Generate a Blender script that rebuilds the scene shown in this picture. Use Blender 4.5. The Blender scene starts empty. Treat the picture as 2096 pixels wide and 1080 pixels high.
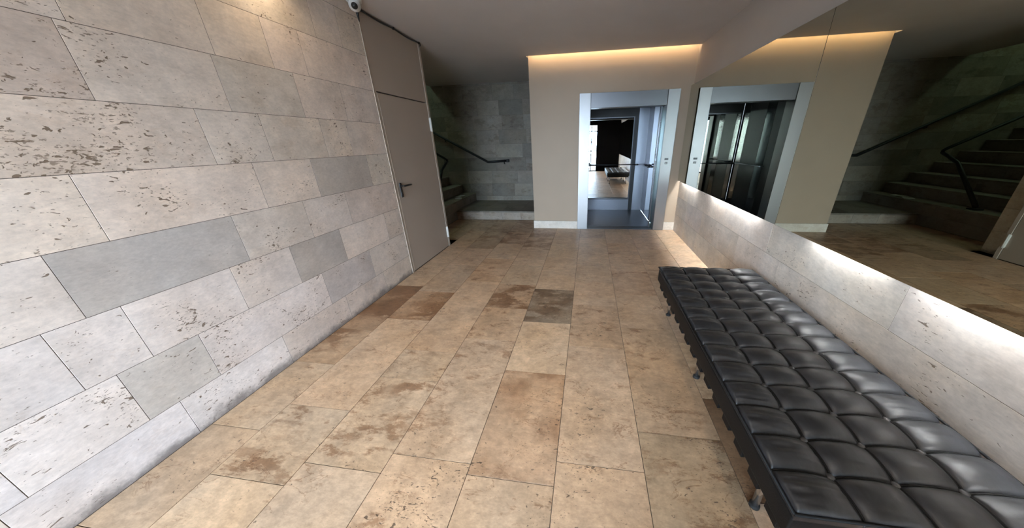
import bpy, bmesh, math, random
from mathutils import Vector, Matrix, noise as mnoise

random.seed(7)
scene = bpy.context.scene
COL = scene.collection

# ------------------------------------------------------------------ camera, world, daylight, exposure
cam_data = bpy.data.cameras.new('camera')
cam_data.sensor_fit = 'HORIZONTAL'
cam_data.sensor_width = 36.0
cam_data.lens = 596.48 / 2096.0 * 36.0
cam_data.shift_x = -67.05 / 2096.0
cam_data.shift_y = -4.04 / 2096.0
cam_data.clip_start = 0.02
cam = bpy.data.objects.new('camera', cam_data)
COL.objects.link(cam)
# columns: right, up, back
cam.matrix_world = Matrix((
    (0.98977319, -0.03042271, 0.13936815, 2.24146),
    (0.14038933, 0.38098765, -0.91385953, 0.31489),
    (-0.02529546, 0.92407947, 0.38136238, 1.54845),
    (0, 0, 0, 1)))
scene.camera = cam

world = bpy.data.worlds.new('daylight')
scene.world = world
world.use_nodes = True
wbg = world.node_tree.nodes['Background']
wbg.inputs['Color'].default_value = (0.67, 0.785, 1.0, 1)
wbg.inputs['Strength'].default_value = 44.0

portal = bpy.data.lights.new('entrance_portal', 'AREA')
portal.shape = 'RECTANGLE'; portal.size = 2.05; portal.size_y = 2.3
portal.cycles.is_portal = True
po = bpy.data.objects.new('entrance_portal', portal)
COL.objects.link(po)
po.location = (1.0, -0.86, 1.15)
po.rotation_euler = (math.radians(90), 0, 0)     # shines along +Y, into the lobby

scene.view_settings.view_transform = 'Standard'
scene.view_settings.look = 'None'
scene.view_settings.gamma = 1.0
scene.view_settings.use_curve_mapping = False
scene.view_settings.exposure = 0.0
scene.cycles.max_bounces = 7
scene.cycles.diffuse_bounces = 4
scene.cycles.glossy_bounces = 5
scene.cycles.transparent_max_bounces = 6
scene.cycles.caustics_reflective = False
scene.cycles.caustics_refractive = False

# ------------------------------------------------------------------ dimensions (metres)
W = 3.80        # right wall plane
D = 5.74        # elevator wall plane
H = 2.784       # ceiling
YD1, YD2 = 3.52, 4.64   # service door
XL = 1.236      # free edge of the elevator wall
YB = 7.60       # back wall of the stairs
YE = -2.20      # entrance
MX = 3.75       # mirror face
MZ0, MZ1 = 0.88, 2.285

# ------------------------------------------------------------------ node helpers
def new_mat(name):
    m = bpy.data.materials.new(name)
    m.use_nodes = True
    return m, m.node_tree.nodes, m.node_tree.links, m.node_tree.nodes['Principled BSDF']

def simple(name, color, rough=0.5, metal=0.0, spec=0.5, bump=0.0, bscale=60, var=0.0, vscale=2.0, coat=0.0):
    m, n, l, b = new_mat(name)
    b.inputs['Roughness'].default_value = rough
    b.inputs['Metallic'].default_value = metal
    b.inputs['Specular IOR Level'].default_value = spec
    b.inputs['Coat Weight'].default_value = coat
    b.inputs['Base Color'].default_value = (*color, 1)
    tc = n.new('ShaderNodeTexCoord')
    if var > 0:
        t = n.new('ShaderNodeTexNoise'); t.inputs['Scale'].default_value = vscale; t.inputs['Detail'].default_value = 4
        l.new(tc.outputs['Object'], t.inputs['Vector'])
        r = n.new('ShaderNodeMapRange'); r.inputs['From Min'].default_value = 0.3; r.inputs['From Max'].default_value = 0.7
        r.inputs['To Min'].default_value = 1 - var; r.inputs['To Max'].default_value = 1 + var
        l.new(t.outputs['Fac'], r.inputs['Value'])
        mx = n.new('ShaderNodeMix'); mx.data_type = 'RGBA'; mx.blend_type = 'MULTIPLY'; mx.inputs[0].default_value = 1
        mx.inputs[6].default_value = (*color, 1)
        l.new(r.outputs['Result'], mx.inputs[7]); l.new(mx.outputs[2], b.inputs['Base Color'])
    if bump > 0:
        t2 = n.new('ShaderNodeTexNoise'); t2.inputs['Scale'].default_value = bscale; t2.inputs['Detail'].default_value = 3
        l.new(tc.outputs['Object'], t2.inputs['Vector'])
        bp = n.new('ShaderNodeBump'); bp.inputs['Strength'].default_value = bump; bp.inputs['Distance'].default_value = 0.01
        l.new(t2.outputs['Fac'], bp.inputs['Height']); l.new(bp.outputs['Normal'], b.inputs['Normal'])
    return m

def emissive(name, color, strength):
    m, n, l, b = new_mat(name)
    b.inputs['Base Color'].default_value = (*color, 1)
    b.inputs['Emission Color'].default_value = (*color, 1)
    b.inputs['Emission Strength'].default_value = strength
    return m

def travertine(name, stretch, rough, vein_col, pit_col, pit_t=0.66, vein_stretch=None, warm=(1.0, 0.92, 0.82), vein_amt=0.5, edge_dirt=0.0, mottle=0.08, crack=0.3):
    """stone: slab colour from the object's own colour, alpha = how pitted, custom property 'stain' = how brown-veined"""
    m, n, l, b = new_mat(name)
    tc = n.new('ShaderNodeTexCoord'); oi = n.new('ShaderNodeObjectInfo')
    rv = n.new('ShaderNodeVectorMath'); rv.operation = 'SCALE'; rv.inputs[0].default_value = (37.3, 91.7, 53.1)
    l.new(oi.outputs['Random'], rv.inputs['Scale'])
    ad = n.new('ShaderNodeVectorMath'); ad.operation = 'ADD'
    l.new(tc.outputs['Object'], ad.inputs[0]); l.new(rv.outputs[0], ad.inputs[1])
    P = ad.outputs[0]
    def stretched(v):
        mp = n.new('ShaderNodeVectorMath'); mp.operation = 'MULTIPLY'; mp.inputs[1].default_value = v
        l.new(P, mp.inputs[0]); return mp.outputs[0]
    def nz(vec, scale, detail, rgh=0.55, dist=0.0):
        t = n.new('ShaderNodeTexNoise'); t.inputs['Scale'].default_value = scale
        t.inputs['Detail'].default_value = detail; t.inputs['Roughness'].default_value = rgh; t.inputs['Distortion'].default_value = dist
        l.new(vec, t.inputs['Vector']); return t.outputs['Fac']
    def mr(val, a, c, lo, hi, smooth=False):
        r = n.new('ShaderNodeMapRange'); r.interpolation_type = 'SMOOTHSTEP' if smooth else 'LINEAR'
        r.inputs['From Min'].default_value = a; r.inputs['From Max'].default_value = c
        r.inputs['To Min'].default_value = lo; r.inputs['To Max'].default_value = hi
        l.new(val, r.inputs['Value']); return r.outputs['Result']
    def math_(op, a, c):
        q = n.new('ShaderNodeMath'); q.operation = op
        for i, v in ((0, a), (1, c)):
            if isinstance(v, (int, float)): q.inputs[i].default_value = v
            else: l.new(v, q.inputs[i])
        return q.outputs[0]
    def mix(fac, a, c, blend='MIX'):
        x = n.new('ShaderNodeMix'); x.data_type = 'RGBA'; x.blend_type = blend
        if isinstance(fac, (int, float)): x.inputs[0].default_value = fac
        else: l.new(fac, x.inputs[0])
        for i, v in ((6, a), (7, c)):
            if isinstance(v, tuple): x.inputs[i].default_value = (*v, 1)
            else: l.new(v, x.inputs[i])
        return x.outputs[2]
    at = n.new('ShaderNodeAttribute'); at.attribute_type = 'OBJECT'; at.attribute_name = 'stain'
    stain = at.outputs['Fac']
    cloud = mr(nz(P, 3.0, 3), 0.3, 0.7, 0.86, 1.12)
    base = mix(1.0, oi.outputs['Color'], cloud, 'MULTIPLY')
    warmth = mr(nz(P, 1.7, 3), 0.35, 0.7, 0.0, 1.0)
    base = mix(warmth, base, mix(1.0, base, warm, 'MULTIPLY'))
    mott = mr(nz(P, 11.0, 5, 0.78), 0.34, 0.66, 1 - mottle, 1 + mottle * 0.7)
    base = mix(1.0, base, mott, 'MULTIPLY')
    strk = mr(nz(stretched(tuple(q * 0.45 for q in stretch)), 1.0, 4, 0.7), 0.36, 0.62, 1 - mottle * 0.8, 1 + mottle * 0.4)
    base = mix(1.0, base, strk, 'MULTIPLY')
    # thin healed cracks
    rid = math_('ABSOLUTE', math_('SUBTRACT', nz(stretched(tuple(q * 0.12 for q in stretch)), 1.0, 5, 0.62, 0.8), 0.5), 0)
    crk = math_('MULTIPLY', mr(rid, 0.0, 0.014, 1.0, 0.0), mr(nz(P, 4.1, 2), 0.5, 0.62, 0.0, crack))
    base = mix(crk, base, mix(1.0, base, vein_col, 'MULTIPLY'))
    # veins and brown drifts along the bedding
    vs = vein_stretch or tuple(s * 0.16 for s in stretch)
    v1 = nz(stretched(vs), 1.0, 6, 0.74)
    thr = math_('SUBTRACT', 0.66, math_('MULTIPLY', stain, 0.30))
    vm = mr(math_('SUBTRACT', v1, thr), 0.0, 0.10, 0.0, 1.0, True)
    gate = mr(nz(P, 2.4, 3), 0.38, 0.60, 0.15, 1.0, True)
    vmask = math_('MULTIPLY', math_('MULTIPLY', vm, gate), vein_amt)
    c1 = mix(vmask, base, mix(1.0, base, vein_col, 'MULTIPLY'))
    # fine speckle
    sp = mr(nz(stretched(tuple(s * 1.6 for s in stretch)), 1.0, 4, 0.7), 0.32, 0.68, 0.90, 1.07)
    c1 = mix(1.0, c1, sp, 'MULTIPLY')
    # open pits, in clusters
    clus = nz(P, 3.4, 3)
    p1 = nz(stretched(stretch), 1.0, 2.5, 0.6, 0.9)
    p2 = nz(stretched(tuple(s * 2.3 for s in stretch)), 1.0, 2, 0.5)
    lev = math_('ADD', p1, math_('MULTIPLY', math_('SUBTRACT', clus, 0.5), 0.42))
    lev = math_('ADD', lev, math_('MULTIPLY', math_('SUBTRACT', oi.outputs['Alpha'], 0.5), 0.16))
    pm1 = mr(lev, pit_t, pit_t + 0.035, 0.0, 1.0, True)
    lev2 = math_('ADD', p2, math_('MULTIPLY', math_('SUBTRACT', clus, 0.5), 0.5))
    lev2 = math_('ADD', lev2, math_('MULTIPLY', math_('SUBTRACT', oi.outputs['Alpha'], 0.5), 0.20))
    pm2 = mr(lev2, pit_t + 0.02, pit_t + 0.07, 0.0, 0.75, True)
    pit = math_('MAXIMUM', pm1, pm2)
    c2 = mix(math_('MULTIPLY', pit, 0.85), c1, pit_col)
    if edge_dirt > 0:   # scuffed, dirty band where the mop reaches the foot of the wall
        sx = n.new('ShaderNodeSeparateXYZ'); ge = n.new('ShaderNodeNewGeometry')
        l.new(ge.outputs['Position'], sx.inputs[0])
        h = math_('ADD', sx.outputs['Z'], math_('MULTIPLY', math_('SUBTRACT', nz(ge.outputs['Position'], 5.0, 5, 0.7), 0.5), 0.22))
        dm = mr(h, 0.0, 0.085, edge_dirt, 0.0, True)
        c2 = mix(dm, c2, (0.12, 0.105, 0.10))
    l.new(c2, b.inputs['Base Color'])
    b.inputs['Roughness'].default_value = rough
    b.inputs['Specular IOR Level'].default_value = 0.4
    bp = n.new('ShaderNodeBump'); bp.inputs['Strength'].default_value = 0.5; bp.inputs['Distance'].default_value = 0.004
    hgt = math_('SUBTRACT', 0.0, pm1)
    l.new(hgt, bp.inputs['Height']); l.new(bp.outputs['Normal'], b.inputs['Normal'])
    return m

M = {}
M['wall_stone'] = travertine('wall_travertine', (24, 26, 52), 0.55, (0.78, 0.70, 0.62), (0.13, 0.085, 0.052), pit_t=0.688, warm=(1.0, 0.95, 0.89), vein_amt=0.35, edge_dirt=0.75)
M['dado_stone'] = travertine('dado_travertine', (24, 18, 52), 0.42, (0.80, 0.70, 0.60), (0.16, 0.11, 0.07), pit_t=0.71, vein_amt=0.3)
M['floor_stone'] = travertine('floor_travertine', (32, 66, 32), 0.40, (0.38, 0.25, 0.165), (0.08, 0.052, 0.034), pit_t=0.695, vein_stretch=(4.5, 10.0, 4.5), vein_amt=0.75, mottle=0.17, crack=0.7)
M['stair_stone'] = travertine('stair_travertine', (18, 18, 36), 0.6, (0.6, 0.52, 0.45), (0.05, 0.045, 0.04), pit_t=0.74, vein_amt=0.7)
M['joint'] = simple('dark_joint', (0.085, 0.065, 0.048), 0.9)
M['joint_mid'] = simple('brown_joint', (0.20, 0.155, 0.11), 0.9)
M['joint_pale'] = simple('pale_joint', (0.36, 0.31, 0.25), 0.9)
M['beige'] = simple('beige_paint', (0.375, 0.285, 0.20), 0.55, var=0.03, bump=0.05, bscale=120)
M['wall_paint'] = simple('taupe_paint', (0.46, 0.405, 0.355), 0.6, var=0.03, bump=0.05, bscale=120)
M['ceiling'] = simple('ceiling_paint', (0.60, 0.56, 0.535), 0.7, var=0.03)
M['door_paint'] = simple('door_paint', (0.44, 0.375, 0.31), 0.45, var=0.02)
M['door_frame'] = simple('door_frame_paint', (0.50, 0.43, 0.355), 0.4)
M['black_plastic'] = simple('black_plastic', (0.012, 0.012, 0.012), 0.35)
M['black_metal'] = simple('black_painted_steel', (0.008, 0.008, 0.008), 0.5, spec=0.3)
M['hinge'] = simple('pale_hinge', (0.62, 0.60, 0.55), 0.4)
M['white'] = simple('white_plastic', (0.72, 0.72, 0.70), 0.35)
M['paper'] = simple('paper', (0.75, 0.75, 0.72), 0.7)
M['black_panel'] = simple('black_panel', (0.003, 0.003, 0.0035), 0.9, spec=0.1)
M['asphalt'] = simple('pavement', (0.30, 0.30, 0.30), 0.9, var=0.15, vscale=4)
M['rubber'] = simple('rubber', (0.01, 0.01, 0.01), 0.7)
M['chrome'] = simple('chrome', (0.85, 0.86, 0.88), 0.22, metal=1)

def steel(name, color, rough, along=(400, 400, 3)):
    m, n, l, b = new_mat(name)
    b.inputs['Metallic'].default_value = 1
    tc = n.new('ShaderNodeTexCoord')
    mp = n.new('ShaderNodeVectorMath'); mp.operation = 'MULTIPLY'; mp.inputs[1].default_value = along
    l.new(tc.outputs['Object'], mp.inputs[0])
    t = n.new('ShaderNodeTexNoise'); t.inputs['Scale'].default_value = 1; t.inputs['Detail'].default_value = 3
    l.new(mp.outputs[0], t.inputs['Vector'])
    r = n.new('ShaderNodeMapRange'); r.inputs['To Min'].default_value = rough - 0.05; r.inputs['To Max'].default_value = rough + 0.08
    l.new(t.outputs['Fac'], r.inputs['Value']); l.new(r.outputs['Result'], b.inputs['Roughness'])
    b.inputs['Base Color'].default_value = (*color, 1)
    return m
M['steel'] = steel('brushed_steel', (0.27, 0.265, 0.262), 0.38)
M['steel_header_shaded'] = steel('shaded_header_steel', (0.14, 0.14, 0.145), 0.34, (3, 400, 400))  # same steel as the jambs; its dimmer reflection is put into the colour
M['steel_dark'] = steel('dark_brushed_steel', (0.15, 0.16, 0.18), 0.32)
M['steel_deep'] = steel('deep_steel', (0.10, 0.105, 0.115), 0.28)
M['steel_floor'] = steel('elevator_floor', (0.20, 0.21, 0.23), 0.36, (3, 200, 200))
M['cab_dark'] = simple('dark_laminate', (0.012, 0.013, 0.014), 0.45, spec=0.3)
M['cab_gloss'] = simple('glossy_dark_panel', (0.02, 0.024, 0.025), 0.10, spec=0.9)

def mirror_mat(name, color, rough=0.0):
    m, n, l, b = new_mat(name)
    b.inputs['Metallic'].default_value = 1
    b.inputs['Roughness'].default_value = rough
    b.inputs['Base Color'].default_value = (*color, 1)
    return m
M['mirror'] = mirror_mat('silvered_mirror', (0.56, 0.56, 0.465))
M['cab_mirror'] = mirror_mat('elevator_mirror', (0.86, 0.90, 0.90))

def glass_mat(name, tint):
    m, n, l, b = new_mat(name)
    out = n['Material Output']
    tr = n.new('ShaderNodeBsdfTransparent'); tr.inputs['Color'].default_value = (*tint, 1)
    gl = n.new('ShaderNodeBsdfGlossy'); gl.inputs['Roughness'].default_value = 0.0
    fr = n.new('ShaderNodeFresnel'); fr.inputs['IOR'].default_value = 1.5
    mx = n.new('ShaderNodeMixShader')
    l.new(fr.outputs[0], mx.inputs[0]); l.new(tr.outputs[0], mx.inputs[1]); l.new(gl.outputs[0], mx.inputs[2])
    l.new(mx.outputs[0], out.inputs['Surface'])
    return m
M['glass'] = glass_mat('clear_glass', (0.93, 0.97, 0.96))
M['cab_glass'] = glass_mat('elevator_glass', (0.80, 0.90, 0.90))

def leather_mat():
    m, n, l, b = new_mat('black_leather')
    tc = n.new('ShaderNodeTexCoord')
    def nz(scale, detail, vec=None, rough=0.6):
        t = n.new('ShaderNodeTexNoise'); t.inputs['Scale'].default_value = scale; t.inputs['Detail'].default_value = detail
        t.inputs['Roughness'].default_value = rough
        l.new(vec or tc.outputs['Object'], t.inputs['Vector']); return t.outputs['Fac']
    r = n.new('ShaderNodeMapRange'); r.inputs['From Min'].default_value = 0.3; r.inputs['From Max'].default_value = 0.72
    r.inputs['To Min'].default_value = 0.36; r.inputs['To Max'].default_value = 0.50
    l.new(nz(22, 6), r.inputs['Value']); l.new(r.outputs['Result'], b.inputs['Roughness'])
    cr = n.new('ShaderNodeMapRange'); cr.inputs['From Min'].default_value = 0.45; cr.inputs['From Max'].default_value = 0.8
    cr.inputs['To Min'].default_value = 0.009; cr.inputs['To Max'].default_value = 0.030
    sv = n.new('ShaderNodeVectorMath'); sv.operation = 'MULTIPLY'; sv.inputs[1].default_value = (30, 11, 11)
    l.new(tc.outputs['Object'], sv.inputs[0])
    l.new(nz(1, 7, sv.outputs[0], 0.7), cr.inputs['Value'])
    cc = n.new('ShaderNodeCombineColor')
    for i, k in enumerate((0.9, 0.96, 1.12)):
        q = n.new('ShaderNodeMath'); q.operation = 'MULTIPLY'; q.inputs[1].default_value = k
        l.new(cr.outputs['Result'], q.inputs[0]); l.new(q.outputs[0], cc.inputs[i])
    l.new(cc.outputs[0], b.inputs['Base Color'])
    b.inputs['Specular IOR Level'].default_value = 0.52
    b.inputs['Coat Weight'].default_value = 0.22; b.inputs['Coat Roughness'].default_value = 0.42
    vo = n.new('ShaderNodeTexVoronoi'); vo.inputs['Scale'].default_value = 420
    l.new(tc.outputs['Object'], vo.inputs['Vector'])
    a = n.new('ShaderNodeMath'); a.operation = 'MULTIPLY_ADD'; a.inputs[1].default_value = 0.25
    l.new(vo.outputs['Distance'], a.inputs[0]); l.new(nz(30, 4), a.inputs[2])
    bp = n.new('ShaderNodeBump'); bp.inputs['Strength'].default_value = 0.10; bp.inputs['Distance'].default_value = 0.004
    l.new(a.outputs[0], bp.inputs['Height']); l.new(bp.outputs['Normal'], b.inputs['Normal'])
    return m
M['leather'] = leather_mat()
M['button'] = simple('button_leather_sheen', (0.05, 0.05, 0.052), 0.35)  # lighter than the panels: the sheen on the buttons put into the colour
M['leather_side'] = simple('black_leather_side', (0.005, 0.005, 0.005), 0.55, spec=0.2, bump=0.1, bscale=200)

# ------------------------------------------------------------------ mesh helpers
def link(name, me, mat=None, parent=None, loc=(0, 0, 0)):
    o = bpy.data.objects.new(name, me)
    COL.objects.link(o)
    if mat is not None and me is not None:
        me.materials.append(M[mat] if isinstance(mat, str) else mat)
    if parent is not None:
        o.parent = parent
        q, off = parent, Vector((0, 0, 0))
        while q is not None:
            off += q.location; q = q.parent
        o.location = Vector(loc) - off
    else:
        o.location = loc
    return o

def to_mesh(bm, name, smooth=False):
    bmesh.ops.recalc_face_normals(bm, faces=bm.faces)
    me = bpy.data.meshes.new(name)
    bm.to_mesh(me); bm.free()
    if smooth:
        for p in me.polygons: p.use_smooth = True
    return me

def add_box(bm, lo, hi, bevel=0.0, seg=1):
    r = bmesh.ops.create_cube(bm, size=1.0)
    c = [(a + b) / 2 for a, b in zip(lo, hi)]; s = [abs(b - a) for a, b in zip(lo, hi)]
    for v in r['verts']:
        v.co = Vector((c[i] + v.co[i] * s[i] for i in range(3)))
    if bevel > 0:
        es = list({e for v in r['verts'] for e in v.link_edges})
        bmesh.ops.bevel(bm, geom=es, offset=bevel, segments=seg, affect='EDGES', profile=0.6)

def box(name, lo, hi, mat, parent=None, bevel=0.0, seg=1):
    """a box in world coordinates; origin at the centre of its foot"""
    c = Vector(((lo[0] + hi[0]) / 2, (lo[1] + hi[1]) / 2, min(lo[2], hi[2])))
    bm = bmesh.new()
    add_box(bm, [a - b for a, b in zip(lo, c)], [a - b for a, b in zip(hi, c)], bevel, seg)
    return link(name, to_mesh(bm, name), mat, parent, c)

def boxes(name, lst, mat, parent=None, bevel=0.0):
    lo = lst[0][0]
    c = Vector((sum(b[0][0] + b[1][0] for b in lst) / (2 * len(lst)), sum(b[0][1] + b[1][1] for b in lst) / (2 * len(lst)), min(min(b[0][2], b[1][2]) for b in lst)))
    bm = bmesh.new()
    for a, b in lst:
        add_box(bm, [p - q for p, q in zip(a, c)], [p - q for p, q in zip(b, c)], bevel)
    return link(name, to_mesh(bm, name), mat, parent, c)

def tube_mesh(name, pts, r, n=10, radii=None, cap=True):
    """round bar through pts, mitred at the bends"""
    pts = [Vector(p) for p in pts]
    bm = bmesh.new(); rings = []
    up = Vector((0, 0, 1)); prev = None
    for i, p in enumerate(pts):
        if i == 0: t = (pts[1] - p).normalized()
        elif i == len(pts) - 1: t = (p - pts[i - 1]).normalized()
        else: t = ((p - pts[i - 1]).normalized() + (pts[i + 1] - p).normalized()).normalized()
        if prev is None:
            ref = up if abs(t.z) < 0.95 else Vector((1, 0, 0))
            a = t.cross(ref).normalized()
        else:
            a = (prev - t * prev.dot(t)).normalized()
        prev = a; b = t.cross(a)
        k = 1.0
        if 0 < i < len(pts) - 1:
            d = (p - pts[i - 1]).normalized().dot(t); k = 1 / max(d, 0.5)
        rr = (radii[i] if radii else r)
        rings.append([bm.verts.new(p + (a * math.cos(q) + b * math.sin(q)) * rr) for q in [2 * math.pi * j / n for j in range(n)]])
    for u, v in zip(rings, rings[1:]):
        for j in range(n):
            bm.faces.new((u[j], u[(j + 1) % n], v[(j + 1) % n], v[j]))
    if cap:
        bm.faces.new(rings[0][::-1]); bm.faces.new(rings[-1])
    return to_mesh(bm, name, True)

def tube(name, pts, r, mat, parent=None, n=10, radii=None):
    base = Vector(pts[0])
    me = tube_mesh(name, [Vector(p) - base for p in pts], r, n, radii)
    return link(name, me, mat, parent, base)

def cyl(name, p0, p1, r, mat, parent=None, n=20, r2=None):
    return tube(name, [p0, p1], r, mat, parent, n, [r, r2 if r2 is not None else r])

def tag(o, label, cat, group=None):
    o['label'] = label; o['category'] = cat
    if group: o['group'] = group
    return o

def structure(o, label=None, cat=None):
    o['kind'] = 'structure'
    if label: o['label'] = label
    if cat: o['category'] = cat
    return o

def empty(name, loc):
    o = bpy.data.objects.new(name, None); COL.objects.link(o)
    o.location = loc; o.empty_display_size = 0.1
    return o

def jitter(c, amt):
    k = 1 + random.uniform(-amt, amt)
    return tuple(max(0.0, min(1.0, x * k * (1 + random.uniform(-0.012, 0.012)))) for x in c)

def slab(name, lo, hi, mat, parent, color, pit=0.5, stain=0.3, bevel=0.0004):
    o = box(name, lo, hi, mat, parent, bevel)
    o.color = (*color, pit)
    o['stain'] = stain
    return o

def cuts(known, lo, hi, rng=(0.48, 0.72)):
    ys = sorted(known)
    y = ys[0]
    while y - lo > 0.8:
        y -= random.uniform(*rng); ys.insert(0, y)
    y = ys[-1]
    while hi - y > 0.8:
        y += random.uniform(*rng); ys.append(y)
    ys = [v for v in ys if lo + 0.1 < v < hi - 0.1]
    return [lo] + ys + [hi]

G = 0.0013      # half joint

# ------------------------------------------------------------------ floor
floor = boxes('floor', [((-0.15, YE - 0.1, -0.14), (W + 0.05, D + 0.2, -0.004)), ((-0.75, 4.70, -0.14), (XL + 0.05, 6.42, -0.004))], 'joint')
structure(floor, 'beige travertine slab floor of the lobby', 'floor')
FX = [0.0, 0.344, 0.788, 1.233, 1.677, 2.121, 2.566, 3.010, 3.455, W]
FJ = {0: [1.843, 2.284, 3.163, 3.75, 4.35], 1: [1.035, 1.475, 2.487, 3.05, 3.828, 4.5], 2: [1.15, 1.771, 2.074, 3.35, 4.102, 4.75],
      3: [1.253, 2.269, 2.785, 3.311, 3.9, 4.5], 4: [1.20, 1.936, 2.571, 3.228, 4.209, 4.8], 5: [1.321, 2.263, 2.920, 3.444, 4.05, 4.658],
      6: [1.546, 2.562, 3.189, 3.8, 4.4], 7: [1.25, 1.836, 2.4, 3.1, 3.9, 4.633], 8: [2.2, 3.0, 3.9, 4.980]}
special = {  # (column, a y inside the slab): (colour factor, pit, stain)
    (0, 2.7): ((0.86, 0.79, 0.72), 0.55, 1.15), (0, 2.05): ((0.94, 0.90, 0.84), 0.45, 0.75), (0, 1.6): ((1.04, 1.05, 1.04), 0.4, 0.35),
    (1, 2.7): ((0.94, 0.86, 0.78), 0.6, 1.0), (1, 2.0): ((1.10, 1.08, 1.06), 0.35, 0.2), (1, 1.25): ((1.0, 1.02, 1.02), 0.45, 0.55), (1, 0.9): ((1.1, 1.12, 1.12), 0.4, 0.2),
    (2, 1.9): ((1.0, 1.01, 1.0), 0.5, 0.55), (2, 1.5): ((1.02, 1.02, 1.0), 0.45, 0.6), (2, 2.6): ((1.08, 1.04, 1.0), 0.35, 0.2), (2, 3.7): ((1.04, 0.98, 0.93), 0.4, 0.45),
    (3, 3.0): ((0.86, 0.79, 0.72), 0.6, 0.75), (3, 1.7): ((1.02, 1.0, 0.98), 0.5, 0.5), (3, 1.1): ((1.08, 1.04, 1.0), 0.75, 0.35), (3, 2.5): ((0.98, 0.94, 0.90), 0.4, 0.4),
    (4, 2.9): ((0.64, 0.68, 0.70), 0.62, 0.95), (4, 2.2): ((1.12, 1.12, 1.10), 0.35, 0.12), (4, 1.6): ((1.0, 0.93, 0.87), 0.5, 0.95), (4, 1.0): ((1.0, 0.97, 0.93), 0.6, 0.35),
    (5, 2.6): ((0.92, 0.88, 0.84), 0.55, 0.5), (5, 1.8): ((1.05, 1.02, 0.99), 0.5, 0.3), (5, 1.1): ((1.06, 1.05, 1.04), 0.6, 0.25), (5, 3.2): ((1.02, 1.0, 0.98), 0.4, 0.25),
    (6, 2.0): ((0.96, 0.92, 0.86), 0.4, 0.4), (6, 1.2): ((0.80, 0.82, 0.80), 0.66, 0.55), (6, 2.9): ((1.02, 1.02, 1.02), 0.4, 0.3),
    (7, 1.6): ((0.55, 0.50, 0.45), 0.66, 0.9), (8, 5.3): ((1.25, 1.27, 1.28), 0.3, 0.0), (8, 4.5): ((1.25, 1.27, 1.28), 0.3, 0.0), (8, 3.5): ((1.2, 1.2, 1.2), 0.3, 0.05)}  # last column paler: glow of the tube lamps put into the slab colour
FB = (0.515, 0.365, 0.243)
for c in range(9):
    x0, x1 = FX[c], FX[c + 1]
    end = D
    ys = cuts(FJ[c], YE, end)
    if x1 <= 1.25:
        ys = ys[:-1] + [D + 0.02, 6.33] if D - ys[-2] > 0.2 else ys[:-2] + [D + 0.02, 6.33]
    for y0, y1 in zip(ys, ys[1:]):
        f, pit, st = (1, 1, 1), random.uniform(0.35, 0.55), random.choice((0.15, 0.25, 0.35, 0.5))
        k = jitter(FB, 0.08)
        for (cc, yy), v in special.items():
            if cc == c and y0 < yy < y1:
                f, pit, st = v; k = FB
        if y0 > 4.4 and c < 4: st, k = max(st, 0.7), tuple(a * 0.88 for a in k)
        colr = tuple(min(1.0, a * b) for a, b in zip(k, f))
        slab('floor_slab', (x0 + 0.0017, y0 + 0.0017, -0.03), (x1 - 0.0017, y1 - 0.0017, random.uniform(-0.0006, 0.0)), 'floor_stone', floor, colr, pit, st)
# floor in front of the stairs, behind the door line
for x0, x1 in ((-0.60, -0.25), (-0.25, 0.0)):
    for y0, y1 in ((4.92, 5.5), (5.5, 6.33)):
        slab('floor_slab', (x0 + G, y0 + G, -0.03), (x1 - G, y1 - G, -0.0003), 'floor_stone', floor, jitter(tuple(a * 0.9 for a in FB), 0.06), 0.45, 0.6)

# ------------------------------------------------------------------ left wall of travertine courses
wl = boxes('wall_left', [((-0.25, YE - 0.1, -0.1), (-0.0010, YD1, H + 0.1))], 'joint')
structure(wl, 'wall of pitted travertine courses beside the service door', 'wall')
LZ = [0.0, 0.249, 0.554, 0.859, 1.164, 1.469, 1.774, 2.079, 2.384, 2.689, H]
LJ = {0: [1.229, 1.827, 2.45, 3.0], 1: [0.744, 1.108, 1.431, 2.297, 2.882], 2: [1.014, 1.241, 1.713, 2.114, 2.597], 3: [1.137, 1.839, 2.342, 2.777],
      4: [1.329, 2.08, 2.526, 3.174], 5: [1.03, 1.886, 2.238, 2.722, 3.015], 6: [1.526, 2.084, 2.606, 3.052], 7: [1.565, 2.112, 2.474, 2.755], 8: [1.5, 2.05, 2.937, 3.219], 9: [2.2, 2.8]}
WB = (0.77, 0.685, 0.605)
GREY = (0.495, 0.485, 0.46)
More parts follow.
